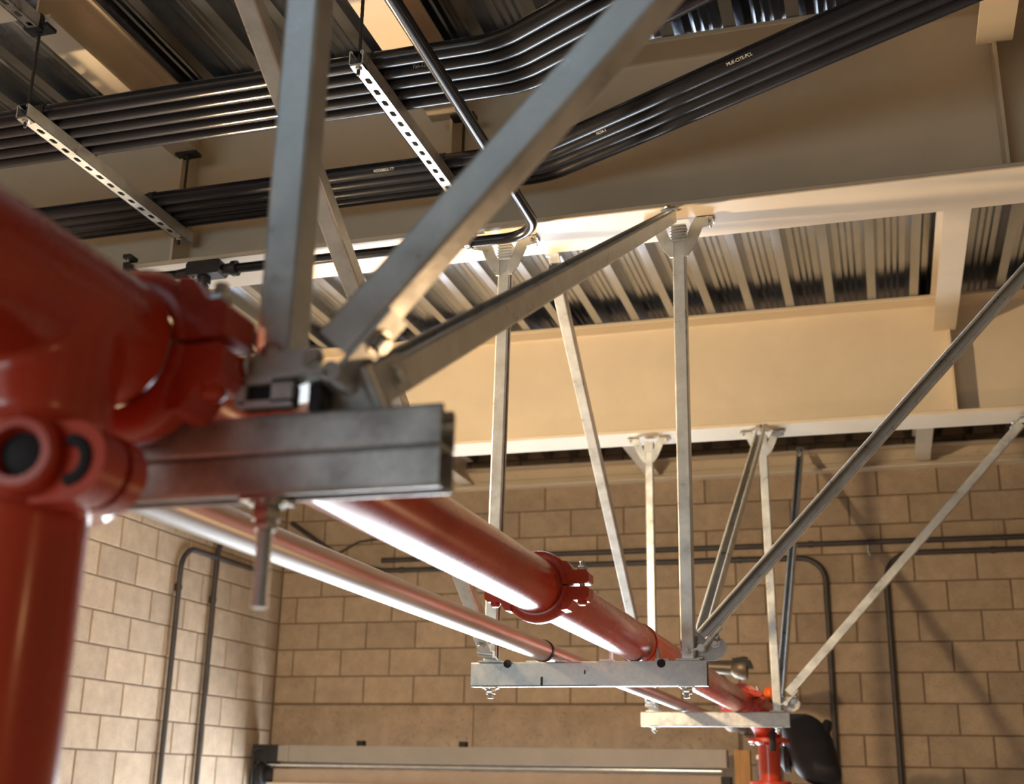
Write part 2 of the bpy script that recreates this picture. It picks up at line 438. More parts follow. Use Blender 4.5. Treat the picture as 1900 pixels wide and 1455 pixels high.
# dark half-round knock-outs in the upper edge and a stamped slot of the middle channel
for x, z, r in ((-1.092, TZ - .001, .0125), (-.625, TZ - .004, .0125)):
    MB().lathe((x, Y2 - SW / 2 - .0022, z - .004), (0, 1, 0), [(0, r), (.004, r)], 16).build('knockout', 'dark', T2)
MB().box((-.853, Y2 - SW / 2 - .0003, TZ - .031), (.004, .0012, .012)).build('stamp_mark', 'dark', T2)
MB().box((-.985, Y2 - SW / 2 - .0003, TZ - .058), (.007, .0012, .028)).build('stamp_mark', 'dark', T2)
MB().box2((-.816, Y2 - SW / 2 - .0012, TZ - .0715), (-.494, Y2 - SW / 2 + .001, TZ - .001)).build('splice_plate', 'galv_old', T2)

# ------------------------------------------------------------------ hangers and braces
def beam_clamp(t, x, y, z, sx):
    """bent arm from the hanger head out to a bolt on the flange"""
    pr = [(.016, -.135), (.028, -.135), (.050, -.105), (.066, -.070), (.078, -.040), (.112, -.034), (.112, -.004), (.056, -.004), (.040, -.030), (.030, -.060), (.016, -.085)]
    mb = MB()
    mb.extr([(u * sx, v) for u, v in pr], (x, y - .024, z), (x, y - .018, z), V((1, 0, 0)), V((0, 0, 1)))
    mb.box((x + sx * .084, y - .004, z - .007), (.056, .034, .006))
    c = mb.build('beam_clamp', 'galv', t)
    mb = MB().box((x + sx * .092, y + .012, z - .006), (.040, .024, .012)); mb.build('jaw', 'galv', c)
    b = MB().hexa((x + sx * .098, y - .024, z - .016), (0, -1, 0), .012, .009); b.thread((x + sx * .098, y + .03, z - .016), (x + sx * .098, y - .042, z - .016), .005)
    b.build('bolt', 'zinc', c)
def hanger(xb, xt, y, zb, zt, opn, label, clamps=True, m='galv', w=SW):
    t = thing('hanger_strut', (xb, y, zb), label, 'hanger strut', 'upright hangers of the trapezes')
    a = MB(); strut(a, (xb, y, zb), (xt, y, zt - .03), opn, w, w); a.build('channel', m, t, sharp=15)
    if clamps:
        mb = MB()
        for i in range(6): mb.box((xt, y, zt - .075 + i * .010), (w * 1.22, w * 1.22, .0055))
        mb.box((xt, y, zt - .05), (w * 1.05, w * 1.05, .06)); mb.build('serrated_head', 'galv', t)
        beam_clamp(t, xt, y, zt, -1); beam_clamp(t, xt, y, zt, 1)
    # post base seated in the trapeze
    mb = MB().box((xb, y, zb + .003), (.070, .042, .006)); mb.build('post_base', 'galv_old', t)
    bolt(t, (xb, y - w / 2, zb + .026), (0, -1, 0), .009, .010, shank=.006)
    return t
hanger(-.572, -.572, Y1, TZ + .035, 1.75, (0, 1, 0), 'broad blurred upright strut in the foreground, standing on the double channel')
hanger(-1.150, -1.130, Y2, TZ, 1.75, (1, 0, 0), 'brownish upright strut left of the red coupling, below the main girder')
hanger(-.548, -.543, Y2, TZ, 1.75, (0, 1, 0), 'grey upright strut right of the red coupling, with spread clamps on the girder')
hanger(-1.118, -1.118, Y3, TZ, 1.75, (0, 1, 0), 'cream-lit far upright strut at the left end of the far channel')
hanger(-.515, -.527, Y3, TZ, 1.75, (0, 1, 0), 'pale far upright strut at the right end of the far channel')

def hinge(t, P, d, base, side=1, L=.085, m='galv'):
    """two-leaf hinge: one leaf on the channel (direction base), one under the brace (direction d), pin between"""
    d = V(d).normalized(); b = V(base).normalized()
    n = d.cross(b); n = n.normalized() if n.length > 1e-4 else V((0, 1, 0))
    P = V(P)
    h = MB()
    up = n.cross(d).normalized() * side
    h.box(P + d * L * .5 - up * (SW / 2 + .004), (L, SW, .006), (d, n, up))
    h.cyl(P - n * .024 - up * (SW / 2 + .002), P + n * .024 - up * (SW / 2 + .002), .011, 14)
    lb = b * .06
    ub = n.cross(b).normalized()
    q = P - up * (SW / 2 + .002)
    h.box(q + lb * .5, (.06, SW, .006), (b, n, ub))
    o = h.build('hinge_bracket', m, t)
    bolt(o, P + d * L * .62 - up * (SW / 2 + .007), -up, .009, .010)
    return o
def brace(A, B, opn, label, ends=((0, 0, -1), (0, 0, 1)), m='galv', side=(1, 1), w=SW, trim=(0.045, 0.04)):
    A, B = V(A), V(B); d = (B - A).normalized()
    t = thing('brace_strut', A, label, 'brace strut', 'slanting sway braces')
    a = MB(); strut(a, A + d * trim[0], B - d * trim[1], opn, w, w); a.build('channel', m, t, sharp=15)
    hinge(t, A, d, ends[0], side[0]); hinge(t, B, -d, ends[1], side[1])
    return t
brace((-.517, Y1 - .01, .395), (.70, Y1 - .01, 1.73), (0, 1, 0), 'wide blurred strut slanting up right across the foreground', ends=((-1, 0, -.25), (0, 0, 1)), m='galv', trim=(0.022, .04))
brace((-.497, Y1 + .02, .372), (-.556, G1 - .09, 1.735), (0, -.5, .87), 'brown slotted strut rising from the foreground joint to the main girder', ends=((-1, 0, -.3), (0, 1, 0)))
brace((-1.142, Y2 - .06, .385), (-1.045, G0 + .10, 1.735), (0, 1, .6), 'slim strut slanting behind the foreground upright, from top left edge to the middle channel', ends=((0, 1, -.2), (0, -1, 0)))
brace((-1.120, Y3 - .05, .39), (-1.010, G1 + .13, 1.735), (0, 1, .6), 'blue-white strut slanting from the main girder to the far channel', ends=((0, 1, -.2), (0, -1, 0)))
brace((-.528, Y2 + .05, .385), (-.523, G2 - .10, 1.735), (0, -1, .5), 'dark slotted strut rising from the middle channel to the far girder', ends=((0, -1, -.2), (0, 1, 0)))
brace((-.525, Y2 - .005, .395), (.735, Y2 - .005, 1.735), (.15, -1, 0), 'bright ribbed strut slanting up to the right edge from the middle channel', ends=((-1, 0, -.2), (1, 0, 0)), trim=(.028, .04))
brace((-.508, Y3 + .05, .385), (-.475, 8.60, 2.28), (-.2, -1, .5), 'dark narrow strut rising behind the far girder from the far channel', ends=((0, -1, -.2), (0, 1, 0)))
brace((-.490, Y3 - .005, .400), (.74, Y3 - .005, 1.735), (0, 1, 0), 'thin far strut slanting up right to the far girder', ends=((-1, 0, -.2), (1, 0, 0)))
# gusset plates beside the uprights
def gusset(x, y, z, parent_label):
    pr = [(0, -.012), (.055, -.012), (.082, .004), (.090, .028), (.078, .05), (.05, .058), (0, .058)]
    return MB().extr(pr, (x, y, z), (x, y + .006, z), V((1, 0, 0)), V((0, 0, 1)))
for x, y, s, lab in ((-.527, Y2 + .016, 1, 'grey steel gusset plate at the foot of the bright ribbed strut'), (-.497, Y3 + .016, .9, 'pale gusset plate at the foot of the thin far strut')):
    g = gusset(x, y, TZ + .014, lab).build('gusset_plate', 'galv_old'); tag(g, lab, 'bracket', 'gusset plates')
    bolt(g, (x + .055, y, TZ + .052), (0, -1, 0), .008, .010)
# foreground foot bracket with an oblong slot
t = thing('foot_bracket', (-.565, Y1 - .03, TZ), 'blurred slotted steel bracket at the foot of the foreground upright', 'bracket')
mb = MB(); ya, yb = Y1 - .046, Y1 - .039
mb.box2((-.592, ya, TZ), (-.534, yb, TZ + .006)); mb.box2((-.592, ya, TZ + .023), (-.534, yb, TZ + .030))
mb.box2((-.596, ya, TZ + .003), (-.584, yb, TZ + .027)); mb.box2((-.556, ya, TZ + .003), (-.534, yb, TZ + .027))
mb.build('slotted_leaf', 'galv', t)
MB().box2((-.590, Y1 - .042, TZ + .030), (-.505, Y1 + .02, TZ + .035)).build('shelf', 'galv', t)
MB().box2((-.585, Y1 - .036, TZ + .035), (-.512, Y1 - .030, TZ + .060)).build('upright_leaf', 'galv', t)
bolt(t, (-.586, Y1 - .038, TZ + .046), (-1, -.3, 0), .010, .010)
bolt(t, (-.518, Y1 - .036, TZ + .048), (0, -1, 0), .008, .008)
MB().box((-.520, Y1 - .01, TZ + .012), (.012, .03, .026)).build('stop_block', 'dark', t)
MB().box2((-.592, Y1 - .036, TZ + .001), (-.536, Y1 - .024, TZ + .029)).build('slot_shade_box', 'dark', t)  # dark box added behind the slot so the opening looks shaded

# ------------------------------------------------------------------ red fire main
PX, PZ, PR = -.707, TZ + .0575, .0572
fire = thing('fire_pipe', (PX, 2.5, PZ), 'glossy red fire main with bolted couplings running back over the trapezes', 'pipe')
def pipe_seg(y0, y1, r=PR, parent=fire, x=PX, z=PZ, m='red', name='pipe_segment'):
    return MB().lathe((x, y0, z), (0, 1, 0), [(0, r - .003), (.003, r), (y1 - y0 - .003, r), (y1 - y0, r - .003)], 56).build(name, m, parent)
def coupling(c, axis, ear, r, parent, sc=1.0, m='red', el=None, bm_='zinc'):
    c = V(c); a, b, e = frame(axis, ear)        # b = bolt direction
    w = .024 * sc; R1 = r + .0215 * sc
    prof = [(-w, r + .0005), (-w, r + .009 * sc), (-w * .75, R1 - .004 * sc), (-w * .5, R1), (w * .5, R1), (w * .75, R1 - .004 * sc), (w, r + .009 * sc), (w, r + .0005)]
    mb = MB(); g = .035
    for k in (0, 1):
        mb.lathe(c, a, prof, 28, True, k * math.pi + g, (k + 1) * math.pi - g, ref=e)
    for s in (-1, 1):
        for h in (-1, 1):
            # rounded bolt pad
            L0, L1 = r + .004 * sc, r + (el or .062 * sc); H = .034 * sc; lo = .0035
            pr = [(L0, lo), (L1 - .006, lo), (L1, lo + .004), (L1, H - .008), (L1 - .008, H), (r + .026 * sc, H), (r + .012 * sc, H + .020 * sc), (L0 - .006, H + .022 * sc)]
            mb.extr([(u * s, v * h) for u, v in pr], c - a * w * .95, c + a * w * .95, e, b)
    cp = mb.build('coupling', m, parent, sharp=40)
    for s in (-1, 1):
        p = c + e * (s * (r + (el or .062 * sc) - .020 * sc))
        q = MB().hexa(p - b * (.034 * sc), -b, .011 * sc, .0115 * sc); q.thread(p + b * .01, p - b * (.056 * sc), .0062 * sc); q.build('bolt', bm_, cp)
        q = MB().lathe(p + b * (.034 * sc), b, [(0, .0115 * sc), (.005 * sc, .0115 * sc), (.009 * sc, .007 * sc)], 16); q.build('bolt_head', m, cp)
        q = MB().cyl(p - b * .005, p + b * .005, .0065 * sc, 10); q.build('bolt_shank', 'zinc', cp)
    return cp
TY = .868                       # the tee over the drop
pipe_seg(YF + .02, .46)
pipe_seg(1.005, 2.535); pipe_seg(2.538, 6.36)
coupling((PX, .46, PZ), (0, 1, 0), (1, 0, 0), PR + .006, fire, 1.05)
coupling((PX, 1.000, PZ), (0, 1, 0), (1, 0, 0), PR + .006, fire, 1.25, el=.056)
coupling((PX, 2.537, PZ), (0, 1, 0), (1, 0, 0), PR, fire, .95)
# tee body: run and branch merged with a soft fillet
mb = MB()
mb.lathe((PX, .462, PZ), (0, 1, 0), [(0, PR), (.012, PR), (.022, .069), (TY - .462 + .092, .069), (TY - .462 + .104, PR), (TY - .462 + .128, PR)], 48)
mb.lathe((PX, TY, PZ), (0, 0, -1), [(0, .067), (.110, .066), (.125, PR), (.156, PR)], 48)
tee = mb.build('tee', 'red', fire)
md = tee.modifiers.new('remesh', 'REMESH'); md.mode = 'VOXEL'; md.voxel_size = .0032; md.use_smooth_shade = True
md = tee.modifiers.new('smooth', 'SMOOTH'); md.factor = .6; md.iterations = 18
def drop_coupling(cz):
    r = PR + .002; w = .030; R1 = r + .020
    mb = MB()
    mb.lathe((PX, TY, cz), (0, 0, 1), [(-w, r), (-w, r + .010), (-w * .7, R1), (w * .7, R1), (w, r + .010), (w, r)], 48)
    for sx in (-1, 1):           # rounded bolt lugs
        pr = [(.05, -.034), (.084, -.034)] + [(.084 + .034 * math.sin(math.pi * i / 10), -.034 * math.cos(math.pi * i / 10)) for i in range(1, 10)] + [(.084, .034), (.05, .034)]
        mb.extr([(u * sx, v) for u, v in pr], (PX, TY - .056, cz), (PX, TY - .024, cz), V((1, 0, 0)), V((0, 0, 1)))
        mb.extr([(u * sx, v) for u, v in pr], (PX, TY - .016, cz), (PX, TY + .006, cz), V((1, 0, 0)), V((0, 0, 1)))
    c = mb.build('coupling', 'red', fire, sharp=40)
    for sx in (-1, 1):
        p = V((PX + sx * .090, TY, cz))
        MB().tube([p + V((sx * .017 * math.sin(a) - sx * .006, -.0565, .017 * math.cos(a))) for a in [math.pi * k / 10 for k in range(11)]], .0055, 8).build('lug_groove_shade', 'dark', c)  # raised dark tube standing in for the shade of a groove
        MB().hexa(p + V((0, .006, 0)), (0, 1, 0), .012, .012).build('nut', 'red', c)
    # round boss on the camera side, a dark plug added for the shade in its hole
    b = V((PX + .046, TY - .062, cz + .004)); ax = (.28, -1, -.05)
    MB().lathe(b, ax, [(0, .034), (.016, .032), (.020, .028), (.020, .021), (.006, .018)], 28, False).build('boss', 'red', c)
    MB().lathe(b, ax, [(.003, .019), (.006, .019), (.010, .010)], 18).build('socket_shade', 'dark', c)
drop_coupling(PZ - .160)
MB().lathe((PX, TY, FLOOR), (0, 0, 1), [(0, PR), (PZ - .160 - FLOOR, PR)], 56).build('drop_pipe', 'red', fire)
# strap over the middle channel
def strap(parent, x, y, z, r, m):
    a = MB(); prof = [(-.016, r), (-.016, r + .0035), (.016, r + .0035), (.016, r)]
    a.lathe((x, y, z), (0, 1, 0), prof, 32)
    return a.build('pipe_strap', m, parent)
strap(fire, PX, Y2 + .06, PZ, PR + .0005, 'red')
# foot clips where the straps meet the middle channel
for x in (-.790, -.624):
    MB().box((x, Y2, TZ + .003), (.04, .035, .006)).box((x + (.012 if x < -.7 else -.012), Y2, TZ + .018), (.006, .032, .036)).build('strap_foot', 'galv_old', fire)
# far end: coupling, elbow down, flanges
coupling((PX, 6.37, PZ), (0, 1, 0), (1, 0, .3), PR, fire, .9)
ex, ey = -.628, 6.86
ctr = V((PX, 6.385, PZ)); pts = [ctr]
for i in range(1, 13):
    a = math.pi / 2 * i / 12
    f = math.sin(a); pts.append(V((PX + (ex - PX) * f, 6.42 + (ey - 6.42) * f, PZ - .15 * (1 - math.cos(a)))))
MB().tube(pts, [.098 - .030 * i / 12 for i in range(13)], 28).build('elbow', 'red', fire)
def flange_ring(z, parent):
    f = MB().lathe((ex, ey, z - .012), (0, 0, 1), [(0, .105), (.004, .108), (.020, .108), (.024, .105)], 32).build('flange', 'red', parent)
    for k in range(8):
        a = 2 * math.pi * (k + .4) / 8
        MB().hexa((ex + .088 * math.cos(a), ey + .088 * math.sin(a), z - .012), (0, 0, -1), .012, .011).build('bolt', 'zinc', f)
flange_ring(PZ - .165, fire)
MB().lathe((ex, ey, FLOOR), (0, 0, 1), [(0, PR), (PZ - .19 - FLOOR, PR), (PZ - .175 - FLOOR, .075)], 32).build('drop_pipe', 'red', fire)
flange_ring(PZ - .385, fire)

# ------------------------------------------------------------------ bare steel pipe
SX, SR = -.975, .0302; SZ = TZ + SR
sp = thing('steel_pipe', (SX, 2.5, SZ), 'bare silver steel pipe running parallel left of the red pipe', 'pipe')
MB().lathe((SX, YF, SZ), (0, 1, 0), [(0, SR), (3.555 - YF, SR)], 40).build('pipe_segment', 'silver_pipe', sp)
MB().lathe((SX, 3.50, SZ), (0, 1, 0), [(0, SR - .003), (4.35, SR - .003)], 32).build('pipe_segment', 'silver_pipe', sp)
MB().lathe((SX, 3.548, SZ), (0, 1, 0), [(0, SR), (.0, SR + .0028), (.018, SR + .0028), (.018, SR)], 32).build('pipe_strap', 'black_steel', sp)
for x in (SX - .045, SX + .045): MB().box((x, Y2, TZ + .002), (.03, .035, .004)).build('strap_foot', 'galv', sp)
MB().lathe((SX, 8.10, SZ), (0, 1, 0), [(0, SR), (0, SR + .012), (.06, SR + .012), (.06, SR)], 24).build('end_collar', 'silver_pipe', sp)
MB().cyl((SX, 7.86, SZ), (SX, YB - .008, SZ), SR, 24).build('wall_stub', 'silver_pipe', sp)

# ------------------------------------------------------------------ black conduits over the slotted channels
CZ, CR, CSTR = 1.9160, .0246, 1.85
ang = math.radians(27.0)
UP = ['uppermost', 'second', 'third', 'fourth', 'lowest']
def conduit_run(y, xb, label, group, ang, xl=XL + .02):
    far = 3.2
    pts = fillet([(xl, y, CZ), (xb, y, CZ), (xb + far * math.cos(ang), y - far * math.sin(ang), CZ)], .30, 12)
    o = MB().tube(pts, CR, 16).build('conduit', 'conduit'); tag(o, label, 'conduit', group); return o
ups = [conduit_run(2.715 + i * .0558, -.885 + .004 * i, lab, 'five black conduits of the upper bundle', math.radians(27.5)) for i, lab in enumerate((
    'uppermost of the five black conduits in the upper bundle', 'second from the top of five black conduits in the upper bundle', 'middle one of five black conduits in the upper bundle',
    'fourth from the top of five black conduits in the upper bundle', 'lowest of the five black conduits in the upper bundle'))]
lows = [conduit_run(3.311 + i * .0585, -.935 - .006 * i, lab, 'four black conduits of the lower bundle', math.radians(27.0)) for i, lab in enumerate((
    'uppermost of the four black conduits before the girder', 'second from the top of four black conduits before the girder', 'third from the top of four black conduits before the girder',
    'lowest of the four black conduits before the girder'))]

def text_mark(parent, txt, c, right, up, size):
    cu = bpy.data.curves.new('marking', 'FONT'); cu.body = txt; cu.size = size; cu.align_x = 'CENTER'; cu.align_y = 'CENTER'; cu.extrude = .0003
    ob = bpy.data.objects.new('tmp', cu); COL.objects.link(ob)
    dg = bpy.context.evaluated_depsgraph_get(); me = bpy.data.meshes.new_from_object(ob.evaluated_get(dg))
    bpy.data.objects.remove(ob); bpy.data.curves.remove(cu)
    r = V(right).normalized(); u = V(up); u = (u - r * u.dot(r)).normalized(); n = r.cross(u)
    c = V(c)
    for v in me.vertices:      # lay the print on the round conduit
        p = v.co.copy(); a = p.y / CR
        v.co = r * p.x + u * (CR * math.sin(a)) + n * ((CR + .0006) * math.cos(a) + p.z)
    me.materials.clear(); me.materials.append(MATS['print_white'])
    o = bpy.data.objects.new('printed_marking', me); COL.objects.link(o); place(o, c, parent)
    return o
def onconduit(o, i, base, x): return V((x, base, CZ))
dn = (0, -.80, -.55)
def mark(o, txt, P, d, size=.013):
    d = V(d).normalized(); n = V((-.1, -.80, -.55)); n = (n - d * n.dot(d)).normalized(); u = n.cross(d)
    text_mark(o, txt, P, d, u, size)
mark(ups[1], '73A-52', (-1.13, 2.715 + .0558, CZ), (1, 0, 0))
mark(lows[0], 'ADD0852-T7', (-1.46, 3.311, CZ), (1, 0, 0))
dd = V((math.cos(ang), -math.sin(ang), 0))
mark(lows[0], 'MUE-CITE-PCL', V((-.935, 3.311, CZ)) + dd * .76, dd)
mark(lows[1], 'MCSA-2', V((-.941, 3.3695, CZ)) + dd * .26, dd, .011)

def slotted(mb, A, B, t=.003, w=SW, h=SW, pitch=.0600, slot=.032, sw=.0160):
    """channel along Y, slot up, its back (the underside) punched with oblong slots"""
    A, B = V(A), V(B)
    x, z = A.x, A.z
    y = A.y; a = w / 2
    while y < B.y - 1e-4:
        L = min(pitch, B.y - y); c = y + L / 2; hl = min(slot, L * .57) / 2; hw = sw / 2; ch = hw * .6
        out = [(-a, y), (0, y), (a, y), (a, c), (a, y + L), (0, y + L), (-a, y + L), (-a, c)]
        inn = [(-hw, c - hl + ch), (0, c - hl), (hw, c - hl + ch), (hw, c), (hw, c + hl - ch), (0, c + hl), (-hw, c + hl - ch), (-hw, c)]
        vs = [(x + u, v, z) for u, v in out] + [(x + u, v, z) for u, v in inn] + [(x + u, v, z + t) for u, v in inn] + [(x + u, v, z + t) for u, v in out]
        fs = []
        for i in range(8):
            j = (i + 1) % 8
            fs += [(i, j, 8 + j, 8 + i), (8 + i, 8 + j, 16 + j, 16 + i), (16 + i, 16 + j, 24 + j, 24 + i)]
        mb.add(vs, fs); y += L
    for s in (-1, 1):
        mb.box2((x + s * a, A.y, z), (x + s * (a - t), B.y, z + h))
        mb.box2((x + s * (a - t), A.y, z + h - t), (x + s * (a - .0095), B.y, z + h))
        mb.box2((x + s * (a - .0095), A.y, z + h - .008), (x + s * (a - .0095 + t), B.y, z + h))
    return mb
def conduit_rack(x, y0, y1, rods, label):
    t = thing('slotted_channel', (x, (y0 + y1) / 2, CSTR), label, 'strut channel', 'slotted channels carrying the black conduits')
    slotted(MB(), (x, y0, CSTR), (x, y1, CSTR)).build('channel', 'galv', t)
    for (yy, ztop) in rods:
        MB().thread((x, yy, CSTR - .025), (x, yy, ztop), .0052, .02).build('threaded_rod', 'black_steel', t)
        MB().hexa((x, yy, CSTR), (0, 0, -1), .010, .0105).box((x, yy, CSTR - .002), (.036, .034, .004)).build('nut', 'zinc', t)
        MB().hexa((x, yy, CSTR + SW), (0, 0, 1), .010, .0105).box((x, yy, CSTR + SW + .002), (.038, .036, .004)).build('nut', 'black_steel', t)
        c = MB().box((x, yy, ztop - .003), (.085, .045, .012)).hexa((x, yy, ztop - .02), (0, 0, 1), .012, .011)
        c.build('rod_clamp', 'black_steel', t)
    for yc in [2.715 + i * .0558 for i in range(5)] + [3.311 + i * .0585 for i in range(4)]:
        if y0 < yc < y1:
            mb = MB().lathe((x, yc, CZ), (1, 0, 0), [(-.012, CR + .0004), (-.012, CR + .003), (.012, CR + .003), (.012, CR + .0004)], 16, True)
            mb.box((x, yc + CR + .002, CSTR + SW + .03), (.024, .003, .05)); mb.build('conduit_strap', 'black_steel', t)
    return t
conduit_rack(-2.335, 2.62, 3.545, ((2.64, 2.165), (3.49, 2.19)), 'slotted steel channel hung under the conduits on the left')
conduit_rack(-1.262, 2.62, 3.545, ((2.64, 2.19), (3.50, 2.19)), 'bright slotted steel channel hung under the conduits beside the foreground upright')
t = thing('slotted_channel', (-2.335, 2.40, 2.15), 'short slotted channel in the extreme top left corner', 'strut channel', 'slotted channels carrying the black conduits')
slotted(MB(), (-2.335, 2.15, 2.15), (-2.335, 2.615, 2.15)).build('channel', 'galv', t)
MB().box((-2.335, 2.618, 2.171), (.046, .02, .05)).build('end_cap', 'black_steel', t)

# single conduit: runs back, turns left along the girder, tee box with a drop
pts = fillet([(-.967, .6, 1.700), (-.978, 3.492, 1.706), (-3.6, 3.492, 1.706)], .13, 12)
sc_ = thing('conduit', (-.967, 2.5, 1.70), 'single black conduit turning left under the girder to a tee box', 'conduit')
MB().tube(pts, .0175, 20).build('tube', 'conduit', sc_)
tb = MB()
pr = [(-.060, -.022), (.060, -.022), (.068, -.012), (.068, .022), (.060, .030), (-.060, .030), (-.068, .022), (-.068, -.012)]
tb.extr(pr, (-2.205, 3.458, 1.706), (-2.205, 3.520, 1.706), V((1, 0, 0)), V((0, 0, 1)))
tb.lathe((-2.137, 3.492, 1.706), (1, 0, 0), [(0, .019), (.01, .021), (.03, .021), (.032, .018)], 18)
tb.lathe((-2.273, 3.492, 1.706), (-1, 0, 0), [(0, .022), (.01, .022), (.05, .018)], 18)
tb.lathe((-2.215, 3.492, 1.688), (0, 0, -1), [(0, .024), (.02, .024), (.032, .022), (.034, .018)], 18)
box_ = tb.build('tee_box', 'black_steel', sc_)
MB().lathe((-2.105, 3.492, 1.706), (1, 0, 0), [(0, .019), (.0, .028), (.018, .028), (.018, .019)], 18).build('locknut', 'black_steel', sc_)
bolt(box_, (-2.255, 3.480, 1.684), (0, 0, -1), .006, .008)
MB().cyl((-2.215, 3.492, 1.66), (-2.215, 3.492, 1.25), .0175, 18).build('drop', 'conduit', sc_)
MB().lathe((-2.215, 3.492, 1.25), (0, 0, -1), [(0, .024), (.03, .024), (.045, .02), (.055, .02)], 18).build('lamp_holder', 'black_steel', sc_)
MB().lathe((-2.215, 3.492, 1.215), (0, 0, -1), [(0, .018), (.010, .030), (.022, .058), (.034, .080), (.037, .080), (.024, .056), (.012, .026), (.006, .0)], 28, False).build('lamp_shade', 'black_steel', sc_)
light('pendant_lamp', 'POINT', (-2.215, 3.492, 1.115), 310, (1.0, 0.72, 0.42), shadow_soft_size=0.06)
def conduit_clamp(x):
    c = MB().lathe((x, 3.492, 1.706), (1, 0, 0), [(-.009, .018), (-.009, .0225), (.009, .0225), (.009, .018)], 18)
    c.box((x, 3.468, 1.735), (.022, .028, .05)); c.box((x, 3.500, 1.738), (.026, .06, .012))
    cc = c.build('beam_clamp', 'black_steel', sc_)
    b = MB().thread((x, 3.466, 1.68), (x, 3.466, 1.79), .006); b.hexa((x, 3.466, 1.69), (0, 0, -1), .01, .010); b.build('bolt', 'zinc', cc)
    MB().box((x, 3.478, 1.785), (.03, .05, .014)).build('jaw', 'black_steel', cc)
conduit_clamp(-1.225); conduit_clamp(-2.52)

# ------------------------------------------------------------------ conduits on the block walls
WR = .019
def wall_conduit(pts, r, label, straps, rad=.17):
    t = thing('wall_conduit', pts[0], label, 'conduit', 'dark conduits on the block walls')
    MB().tube(fillet(pts, rad, 10) if len(pts) > 2 else pts, r, 14).build('tube', 'conduit_wall', t)
    for p, ax, n in straps:
        MB().lathe(p, ax, [(-.014, r + .0005), (-.014, r + .005), (.014, r + .005), (.014, r + .0005)], 14).box(V(p) + V(n) * (r + .006), (.05 if ax[0] else .03 + .0, .03 if not n[1] else .012, .03 if ax[0] else .05)).build('strap', 'conduit_wall', t)
    return t
yw = YB - .034; xw = XL + .034
wall_conduit([(-4.52, yw, 1.965), (-3.98, yw, 1.610), (-3.70, yw, 1.555), (-.36, yw, 1.545), (-.36, yw, FLOOR)], WR, 'dark conduit along the far wall turning down beside the thin far strut',
             [((-3.55, yw, 1.555), (1, 0, 0), (0, 1, 0)), ((-2.2, yw, 1.550), (1, 0, 0), (0, 1, 0)), ((-.95, yw, 1.547), (1, 0, 0), (0, 1, 0))], .17)
wall_conduit([(-3.72, yw, 1.635), (3.4, yw, 1.650)], WR, 'long level dark conduit high on the far block wall', [((-.45, yw, 1.642), (1, 0, 0), (0, 1, 0)), ((-2.4, yw, 1.638), (1, 0, 0), (0, 1, 0))])
wall_conduit([(3.4, yw, 1.560), (.045, yw, 1.560), (.045, yw, FLOOR)], WR, 'rightmost dark conduit turning down the far block wall', [((.75, yw, 1.560), (1, 0, 0), (0, 1, 0))], .19)
wall_conduit([(xw, 7.26, FLOOR), (xw, 7.26, 1.50), (xw, 8.4, 1.51)], WR, 'left of two upright dark conduits on the side block wall', [((xw, 7.26, 1.22), (0, 0, 1), (-1, 0, 0))], .16)
wall_conduit([(xw, 7.72, FLOOR), (xw, 7.72, 1.66), (xw, 8.5, 1.68)], WR, 'right of two upright dark conduits on the side block wall', [((xw, 7.72, 1.20), (0, 0, 1), (-1, 0, 0))], .16)
t = thing('cable_stub', (-4.0, YB - .02, 1.75), 'thin dark cable hooked over the far wall conduit near the corner', 'cable')
MB().tube(fillet([(-4.10, yw, 1.70), (-3.92, yw, 1.79), (-3.72, yw, 1.81), (-3.60, yw, 1.90)], .05, 6), .009, 10).build('cord', 'conduit_wall', t)
t = thing('hook', (-.06, YB - .03, 1.56), 'small bright hook hanging under the long level wall conduit', 'hook')
MB().tube(fillet([(-.06, YB - .03, 1.64), (-.06, YB - .03, 1.57), (-.045, YB - .03, 1.55), (-.055, YB - .03, 1.53)], .01, 4), .006, 8).build('wire', 'zinc', t)

# ------------------------------------------------------------------ overhead door head
dr = thing('door_1', (-2.75, 8.6, -.05), None, None, kind='structure')
MB().box2((-4.46, 8.50, .118), (-1.06, 8.62, .232)).build('header_tube', 'door_grey', dr)
MB().box2((-4.56, 8.49, .113), (-4.36, 8.63, .236)).build('end_plate', 'dark', dr)
MB().box2((-4.30, 8.495, .116), (-4.27, 8.50, .234)).build('bracket', 'door_grey', dr)
MB().cyl((-4.50, 8.55, .095), (-1.10, 8.55, .095), .0165, 18).build('torsion_shaft', 'zinc', dr)
MB().box2((-4.40, 8.53, -.032), (-1.10, 8.60, .065)).build('door_section', 'door_tan', dr)
MB().box2((-4.44, 8.51, -.055), (-1.07, 8.61, -.032)).build('bottom_rail', 'cream', dr)
MB().lathe((-4.52, 8.56, .02), (1, 0, 0), [(0, .10), (.05, .10), (.06, .05), (.12, .05)], 20).build('cable_drum', 'dark', dr)
MB().box2((-4.575, 8.5, FLOOR), (-4.50, 8.62, .06)).build('guide_rail', 'dark', dr)
MB().box2((-1.10, 8.5, FLOOR), (-1.04, 8.62, .06)).build('guide_rail', 'dark', dr)
MB().tube(fillet([(-4.53, 8.44, -.5), (-4.53, 8.44, .20), (-4.44, 8.44, .22), (-4.42, 8.44, .10)], .03, 5), .008, 8).build('cable', 'dark', dr)
for x in (-3.72, -2.93): MB().box((x, 8.56, .250), (.05, .06, .04)).build('clip', 'dark', dr)
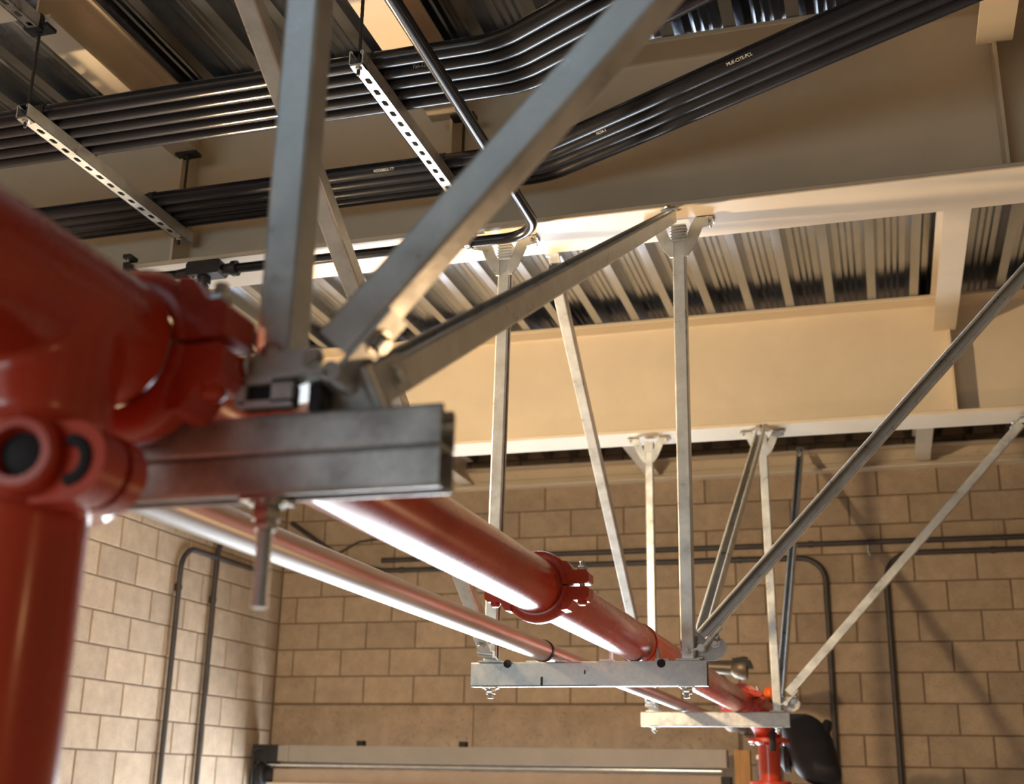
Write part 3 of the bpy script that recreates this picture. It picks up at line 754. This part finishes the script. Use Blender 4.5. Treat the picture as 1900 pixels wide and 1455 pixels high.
# post and box right of the door
o = MB().box2((-.985, 8.30, FLOOR), (-.885, 8.40, .225)).build('wooden_post', 'wood'); tag(o, 'orange-brown wooden post beside the overhead door', 'post')
t = thing('junction_box', (-.80, YB - .06, .05), 'small grey junction box left of the red drop at the bottom', 'box')
MB().box2((-.875, YB - .13, -.02), (-.76, YB - .009, .20)).build('body', 'door_grey', t)
MB().box2((-.880, YB - .14, -.025), (-.755, YB - .13, .205)).build('cover', 'galv', t)
# flood lamp on the wall behind the pipe
t = thing('wall_floodlight', (-.87, 7.6, .62), 'dark bronze flood lamp body on the wall behind the red pipe', 'floodlight')
mb = MB(); mb.lathe((-1.06, 7.55, .690), (1, 0, -.05), [(0, .030), (.06, .038), (.17, .044), (.19, .060), (.24, .072), (.262, .068)], 22); mb.build('housing', 'bronze', t)
mb = MB(); mb.extr([(0, 0), (.10, -.012), (.115, -.055), (.10, -.060), (.0, -.02)], (-.88, 7.49, .735), (-.88, 7.61, .735), V((1, 0, 0)), V((0, 0, 1))); mb.build('visor', 'dark', t)
MB().cyl((-.98, 7.55, .66), (-.98, YB - .009, .60), .014, 10).build('arm', 'bronze', t)
MB().box((-.98, YB - .02, .60), (.10, .022, .12)).build('wall_plate', 'bronze', t)
# orange cap on a riser
t = thing('orange_cap', (-.60, 6.75, .47), 'bright orange plastic cap behind the far upright strut', 'cap')
MB().lathe((-.598, 6.75, .440), (0, 0, 1), [(0, .028), (.01, .034), (.05, .034), (.064, .026), (.068, .012)], 18).build('cap', 'orange', t)
MB().cyl((-.598, 6.75, .18), (-.598, 6.75, .440), .016, 12).build('stem', 'dark', t)
# black motor housing
t = thing('pump_motor', (-.44, 7.2, -.02), 'black domed motor housing beside the red drop pipe', 'motor')
mb = MB(); N = 14; Mq = 28; vs = []; fs = []
for i in range(N + 1):
    th = math.pi * i / N
    for k in range(Mq):
        ph = 2 * math.pi * k / Mq
        def sg(v, e): return math.copysign(abs(v) ** e, v)
        vs.append(V((-.452 + .135 * sg(math.sin(th), .6) * sg(math.cos(ph), .7) + .02 * (1 - math.cos(th)), 7.2 + .13 * sg(math.sin(th), .6) * sg(math.sin(ph), .7), .205 + .190 * sg(math.cos(th), .75))) - V((.045 * math.cos(th), 0, 0)))
for i in range(N):
    for k in range(Mq): fs.append((i * Mq + k, i * Mq + (k + 1) % Mq, (i + 1) * Mq + (k + 1) % Mq, (i + 1) * Mq + k))
mb.add(vs, fs); mb.build('housing', 'dark', t, sharp=60)
MB().lathe((-.352, 7.15, .285), (.35, -.2, .9), [(-.07, .018), (-.05, .028), (.04, .030), (.075, .020), (.08, .004)], 16).build('terminal_cap', 'dark', t)
MB().lathe((-.545, 7.2, .16), (-1, 0, 0), [(0, .085), (.03, .085), (.05, .05), (.08, .03)], 20).build('end_bell', 'dark', t)
MB().box2((-.53, 7.12, FLOOR), (-.37, 7.28, .02)).build('pedestal', 'dark', t)

bpy.context.view_layer.update()
